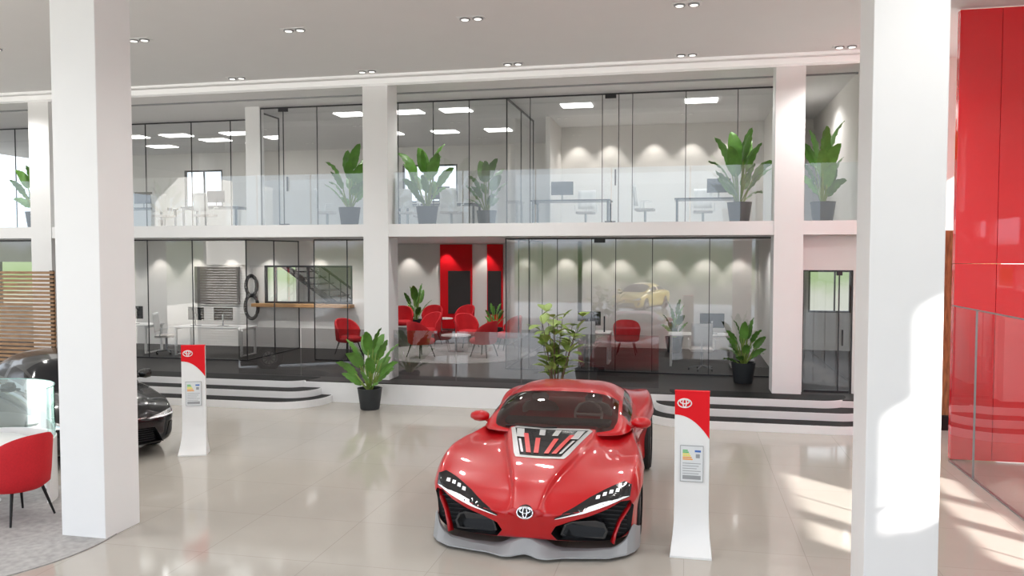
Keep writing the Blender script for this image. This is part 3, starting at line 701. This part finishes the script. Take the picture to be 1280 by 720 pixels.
# --- red sports car
def sports(loc):
    root=thing('sports_car','glossy red low sports coupe parked on the tiled floor','car',loc)
    st=[(0,.13,.20,.43,.50),(.03,.34,.18,.455,.515),(.08,.60,.16,.495,.54),(.16,.83,.145,.55,.575),(.27,.99,.135,.62,.62),(.40,1.075,.13,.70,.67),(.60,1.115,.13,.785,.73),(.92,1.13,.14,.855,.80),(1.3,1.10,.15,.875,.87),(1.75,1.03,.15,.87,.93),(2.3,.98,.15,.875,.94),(2.8,.99,.15,.90,.95),(3.3,1.06,.16,.955,.98),(3.8,1.11,.17,1.0,1.0),(4.3,1.08,.2,1.0,.985),(4.8,1.0,.3,.95,.95),(5.05,.85,.42,.9,.92)]
    def sm(a,b,x):
        t=max(0,min(1,(x-a)/(b-a))); return t*t*(3-2*t)
    def prof(y,w,b,s,c):
        h=s-b
        xe=min(w*.5,.10+.42*sm(-.3,1.75,y)); front=1-sm(0,1.0,y)
        cu=.045*sm(.02,.35,y)*(1-sm(1.6,2.1,y)); dv=.05*sm(.1,.5,y)*(1-sm(1.5,2.1,y))
        waist=.04*sm(1.2,2.2,y)*(1-sm(3.0,3.6,y))
        v=min(s,c)-dv*.6
        uc=.06*front
        P=[(0,b),(.55*w,b),(.85*w,b+.01),(.955*w,b+.04),(.97*w-waist,b+.25*h),(.965*w-waist*1.6,b+.5*h),(.995*w,b+.72*h),(1.0*w,b+.745*h),(1.0*w,b+.77*h),(.975*w,s-.055),(.945*w,s-.012),(.935*w,s),(.915*w,s+.003),(.80*w,s-.03-.3*dv),(.5*(.74*w+xe),v),(xe+.06,v+.01),(xe+.02,c-.012+.1*cu),(xe+.004,c+cu*.8),(xe-.015,c+cu),(xe*.5,c+cu*.85),(0,c+cu*.75)]
        return [(x,y+uc*(1-(z-b)/max(.01,h)) if z<s else y,z) for x,z in P]
    cut=[]
    I=[(1.05,.50),(1.02,.565),(.93,.57),(.80,.505),(.62,.44),(.46,.395),(.30,.335),(.25,.255),(.31,.18),(.90,.155),(1.02,.25)]
    for P in (I,mir(I)): cut.append(MB().prismY(P,-.3,.42,0).mesh('c',[BLKM]))
    for y in (.94,3.72):
        rr=.375 if y<2 else .41
        for s in(-1,1): cut.append(cylcut(y,.345 if y<2 else .38,rr,*( (.84,1.3) if s>0 else (-1.3,-.84))))
    me,bvh=body_mesh(st,prof,'body',REDP,cut,levels=2,ny=56,pw=1.7)
    o=bpy.data.objects.new('body',me); COL.objects.link(o); fin(o,root)
    front=[(0,0.06),(.13,.04),(.34,.07),(.60,.12),(.83,.20),(.99,.30),(1.075,.43),(1.11,.60)]
    def fy(x):
        x=abs(x)
        for (a,b),(c,d) in zip(front,front[1:]):
            if a<=x<=c: return b+(d-b)*(x-a)/(c-a)
        return .60
    rows=[]
    ztab=[(0,.19),(.06,.18),(.17,.135),(.28,.08),(.50,.07),(.72,.078),(.88,.10),(.98,.18),(1.04,.29),(1.105,.22)]
    for i in range(-60,61):
        x=i/60*1.105; y=fy(x); a=abs(x); zt=cr(ztab,a)[0]
        jag=.05*max(0,1-abs(a-.22)/.16)+.03*max(0,1-abs(a-.82)/.2)
        yy=y-.05-jag; fz=.035+.02*max(0,1-a/.14)
        rows.append([(x,y+.20*(1-a/1.3),fz),(x,yy-.03,fz),(x,yy-.028,fz+.012),(x,yy+.06+jag*.7,zt-.008),(x,yy+.08+jag*.7,zt),(x,y+.20*(1-a/1.3),zt)])
    MB().grid(rows,0,wrap=True).obj('front_splitter',GREY,parent=root,smooth=22)
    for s in(-1,1):
        q=[(s*a,b) for a,b in [(.36,.175),(.33,.21),(.37,.315),(.45,.345),(.68,.36),(.76,.335),(.80,.25),(.77,.175)]]
        if s<0:q=list(reversed(q))
        f=MB(); n=len(q); cx=sum(a for a,b in q)/n; cz=sum(b for a,b in q)/n
        ri=[(cx+(a-cx)*.90,cz+(b-cz)*.82) for a,b in q]
        yb=lambda a:.13+.16*abs(a)
        rws=[[(a,yb(a)+.06,b) for a,b in q],[(a,yb(a),b) for a,b in q],[(a,yb(a),b) for a,b in ri],[(a,.38,b) for a,b in ri],[(cx,.38,cz)]*n]
        f.grid(rws,0,wrap=True).obj('brake_duct',BLKG,parent=root,smooth=30)
        f=MB()
        for k in range(7): f.box(min(s*.40,s*.98),max(s*.40,s*.98),.385,.40,.20+.045*k,.207+.045*k)
        f.obj('intake_grille',STEEL,parent=root)
        f=MB().grid([[(s*1.05,.47,.56),(s*1.02,.44,.56)],[(s*1.0,.36,.46),(s*.96,.40,.46)],[(s*.92,.285,.35),(s*.89,.34,.35)],[(s*.88,.24,.24),(s*.85,.30,.24)],[(s*.86,.22,.14),(s*.82,.28,.14)]])
        o=f.obj('intake_fin',REDP,parent=root,smooth=40); m=o.modifiers.new('s','SOLIDIFY'); m.thickness=.012
    Hh=[(1.02,.70),(.96,.715),(.80,.655),(.62,.585),(.46,.505),(.28,.425),(.31,.415),(.56,.475),(.78,.54),(.93,.58),(1.01,.60)]
    for P,s in ((Hh,1),(mir(Hh),-1)):
        patch(bvh,P,'y',.010,.015).obj('headlight',BLKG,parent=root,smooth=50)
        D=[(1.0,.605),(.94,.608),(.78,.560),(.56,.494),(.31,.427),(.29,.417),(.57,.476),(.79,.542),(.93,.588)]
        if s<0:D=mir(D)
        patch(bvh,D,'y',.018,.015).obj('daytime_light',HLED,parent=root,smooth=50,label='white running light strip')
        for cx,cz in ((.70,.583),(.765,.606),(.83,.626),(.895,.643)):
            q=[(cx-.022,cz-.015),(cx+.018,cz-.007),(cx+.022,cz+.016),(cx-.015,cz+.010)]
            if s<0:q=mir(q)
            patch(bvh,q,'y',.018).obj('led_lens',HLED,parent=root)
    HG=[(-.27,.80),(.27,.80),(.31,.90),(.49,1.60),(.44,1.68),(-.44,1.68),(-.49,1.60),(-.31,.90)]
    patch(bvh,HG,'z',.006,.04).obj('hood_window',ENGS,parent=root,smooth=50,label='silver framed engine window in the hood')
    HI=[(-.23,.85),(.23,.85),(.44,1.60),(-.44,1.60)]
    patch(bvh,HI,'z',.010,.04).obj('engine_bay',BLKG,parent=root,smooth=50)
    for s in(-1,1):
        for (a,b,c,d,sl,mt) in ((.03,.085,.90,1.30,.05,ENGR),(.115,.17,.90,1.42,.13,ENGR),(.27,.36,1.30,1.56,.05,ENGS),(.04,.11,1.38,1.56,.02,ENGS),(.20,.23,.90,1.25,.10,ENGS)):
            q=[(s*a,c),(s*b,c),(s*(b+sl),d),(s*(a+sl),d)]
            if s<0:q=list(reversed(q))
            patch(bvh,q,'z',.018,.05).obj('engine_cover',mt,parent=root)
    e=MB(); ez=.475; patch(bvh,[(.085*math.cos(t*math.pi/8),ez+.055*math.sin(t*math.pi/8)) for t in range(16)],'y',.008).obj('emblem_badge',BLKG,parent=root)
    hc=bvh.ray_cast(Vector((0,-2,ez)),Vector((0,1,0)))[0].y
    emblem(e,(0,0,ez),.16,0,lambda x,z:hc-.022+(z-ez)*.35,.05); e.obj('emblem',CHR,parent=root,smooth=40,label='chrome three-oval emblem')
    tab=[(1.62,.46,.94),(1.70,.74,.965),(1.85,.86,1.03),(2.2,.93,1.18),(2.5,.95,1.265),(2.9,.94,1.30),(3.4,.90,1.285),(3.9,.82,1.19),(4.4,.68,1.05),(4.7,.5,.97)]
    canopy(root,tab,lambda y:.90,REDP,GCAR,2.50,(2.15,3.6,2.9),60,67,(3.5,4.4),ex=.68,ez=.48,tumb=.20,ny=60,na=24)
    MB().prism(rpoly(-.66,.66,1.92,2.2,.1),.93,.99).obj('dashboard',INTD,parent=root,bevel=.02)
    f=MB().tube([(.36+.17*math.cos(t*math.pi/12),2.28+.05*math.sin(t*math.pi/12),1.02+.15*math.sin(t*math.pi/12)) for t in range(24)],.018,6,closed=True).tube([(.20,2.28,1.02),(.52,2.28,1.02)],.02)
    f.obj('steering_wheel',INTE,parent=root,smooth=40)
    for s in(-1,1):
        MB().lathe([(.05,.8),(.24,.85),(.25,.98),(.2,1.05),(.11,1.08),(.12,1.14),(.08,1.18),(.001,1.185)],20,(s*.36,2.85,0),sy=.4,cap=False).obj('seat',INTE,parent=root,smooth=50)
        f=MB().lathe([(.001,-.12),(.045,-.105),(.08,-.05),(.09,.02),(.075,.08),(.04,.12),(.001,.125)],16,(s*1.02,2.12,.98),axis='x',sx=1.1,sy=.8,cap=False); f.obj('side_mirror',REDP,parent=root,smooth=60)
        MB().tube([(s*.86,2.12,.90),(s*.95,2.12,.95)],.025,6).obj('mirror_arm',REDP,parent=root)
    for y,x,r_ in [(.94,.985,.348),(3.72,.975,.385)]:
        for s in(-1,1): wheel(root,s*x,y,r_,.22,s)
    MB().tube([(-.58,1.70,.965),(-.1,1.66,.965),(.05,1.68,.97)],.01,6).obj('wiper',BLKM,parent=root)
    MB().box(-.95,.95,.6,4.6,.10,.17).obj('underbody',BLKM,parent=root)
    return root
sports((-1.55,7.72,0))

def sedan(loc,rot,paint,lab):
    root=thing('sedan_car',lab,'car',loc,rot)
    st=[(0,.50,.28,.56,.60),(.04,.70,.22,.62,.66),(.12,.82,.19,.68,.74),(.30,.89,.18,.77,.83),(.8,.91,.18,.87,.93),(1.3,.91,.18,.93,.99),(2,.91,.18,.95,1.0),(3.5,.92,.18,.98,1.02),(4.2,.88,.22,.98,1.05),(4.5,.8,.35,.9,1.0),(4.62,.7,.45,.8,.9)]
    def prof(y,w,b,s,c):
        h=s-b
        return [(x,y,z) for x,z in [(0,b),(.6*w,b),(.9*w,b+.02),(.97*w,b+.1),(.985*w,b+.35*h),(.975*w,b+.55*h),(w,b+.72*h),(w,b+.75*h),(.985*w,b+.86*h),(.955*w,s-.015),(.94*w,s),(.9*w,s+.005),(.72*w,(s+c)/2),(.62*w,c-.005),(.59*w,c+.01),(.4*w,c+.008),(.2*w,c+.012),(0,c+.014)]]
    cut=[]
    G=[(-.66,.22),(.66,.22),(.52,.46),(-.52,.46)]
    cut.append(MB().prismY(G,-.3,.3,0).mesh('c',[BLKM]))
    for y in (.9,3.6):
        for s in(-1,1): cut.append(cylcut(y,.33,.37,*((.65,1.2) if s>0 else(-1.2,-.65))))
    me,bvh=body_mesh(st,prof,'body',paint,cut,levels=1)
    o=bpy.data.objects.new('body',me); COL.objects.link(o); fin(o,root)
    f=MB()
    for k in range(6): f.box(-.54,.54,.09,.11,.25+.033*k,.258+.033*k)
    f.obj('grille',STEEL,parent=root)
    Hh=[(.83,.70),(.87,.655),(.84,.605),(.45,.585),(.40,.60),(.6,.64)]
    for P in(Hh,mir(Hh)): patch(bvh,P,'y',.010).obj('headlight',CHR,parent=root,smooth=50)
    for s in(-1,1):
        D=[(s*.82,.612),(s*.45,.59),(s*.45,.603),(s*.82,.632)]
        patch(bvh,D,'y',.018).obj('daytime_light',HLED,parent=root)
        V=[(s*.70,.30),(s*.80,.34),(s*.84,.5),(s*.76,.5)]
        patch(bvh,V,'y',.008).obj('bumper_vent',STEEL,parent=root)
    patch(bvh,[(-.4,.605),(.4,.605),(.4,.62),(-.4,.62)],'y',.01).obj('chrome_strip',CHR,parent=root)
    e=MB(); emblem(e,(0,0,.56),.13,0,lambda x,z:-.012+(z-.56)*.3,.06); e.obj('emblem',CHR,parent=root,smooth=40)
    tab=[(1.05,.5,1.0),(1.15,.7,1.03),(1.35,.78,1.13),(1.75,.82,1.34),(2.2,.83,1.44),(2.7,.83,1.46),(3.2,.82,1.42),(3.7,.78,1.27),(4.1,.7,1.12),(4.35,.5,1.03)]
    canopy(root,tab,lambda y:.96,paint,GDRK,1.95,(1.6,3.7,2.55),60,67,(3.3,4.1))
    for s in(-1,1):
        MB().lathe([(.001,-.11),(.06,-.09),(.08,0),(.07,.08),(.001,.11)],14,(s*1.0,1.6,1.05),axis='x',cap=False).obj('side_mirror',paint,parent=root,smooth=60)
        MB().tube([(s*.84,1.6,1.0),(s*.95,1.6,1.02)],.02,6).obj('mirror_arm',BLKM,parent=root)
    for y in(.9,3.6):
        for s in(-1,1): wheel(root,s*.81,y,.33,.21,s)
    MB().box(-.8,.8,.4,4.3,.14,.2).obj('underbody',BLKM,parent=root)
    return root
sedan((-8.02,10.02,0),math.radians(58),BLKP,'shiny black sedan parked behind a white column')
sedan((-3.2,-7.0,0),math.radians(200),YELP,'yellow sedan parked on the tiled floor near the shopfront')

# ---------------------------------------------------------------- lighting
w=bpy.data.worlds.new('sky'); scene.world=w; w.use_nodes=True; nt=w.node_tree; bg=nt.nodes['Background']
tc=nt.nodes.new('ShaderNodeTexCoord'); sp=nt.nodes.new('ShaderNodeSeparateXYZ'); crp=nt.nodes.new('ShaderNodeValToRGB')
nz=nt.nodes.new('ShaderNodeTexNoise'); nz.inputs['Scale'].default_value=22; nz.inputs['Detail'].default_value=8
ma=nt.nodes.new('ShaderNodeMath'); ma.operation='MULTIPLY_ADD'; ma.inputs[1].default_value=.05
ma2=nt.nodes.new('ShaderNodeMath'); ma2.operation='ADD'; ma2.inputs[1].default_value=.475
nt.links.new(tc.outputs['Generated'],sp.inputs[0]); nt.links.new(tc.outputs['Generated'],nz.inputs['Vector'])
nt.links.new(nz.outputs['Fac'],ma.inputs[0]); nt.links.new(sp.outputs['Z'],ma.inputs[2]); nt.links.new(ma.outputs[0],ma2.inputs[0]); nt.links.new(ma2.outputs[0],crp.inputs[0])
el=crp.color_ramp.elements; el[0].position=.40; el[0].color=(.42,.42,.40,1); el[1].position=1.0; el[1].color=(.76,.85,1,1)
for p_,c_ in ((.455,(.40,.41,.35,1)),(.47,(.24,.32,.16,1)),(.505,(.33,.40,.26,1)),(.515,(.80,.9,1,1)),(.75,(.90,.94,1,1))):
    e_=el.new(p_); e_.color=c_
nt.links.new(crp.outputs[0],bg.inputs[0]); bg.inputs[1].default_value=1.95
s=bpy.data.lights.new('sun','SUN'); s.energy=14; s.angle=math.radians(1.0); s.color=(1,.98,.94)
so=bpy.data.objects.new('sun',s); COL.objects.link(so); so.rotation_euler=Vector((-.6,.55,-.4)).to_track_quat('-Z','Y').to_euler()

# ---------------------------------------------------------------- camera
cd=bpy.data.cameras.new('camera'); cam=bpy.data.objects.new('camera',cd); COL.objects.link(cam)
cd.sensor_width=36; cd.lens=28.125; cd.clip_end=200
cam.location=(0,0,3.05); cam.rotation_euler=(math.radians(90-2.46),0,math.radians(12.3)); scene.camera=cam
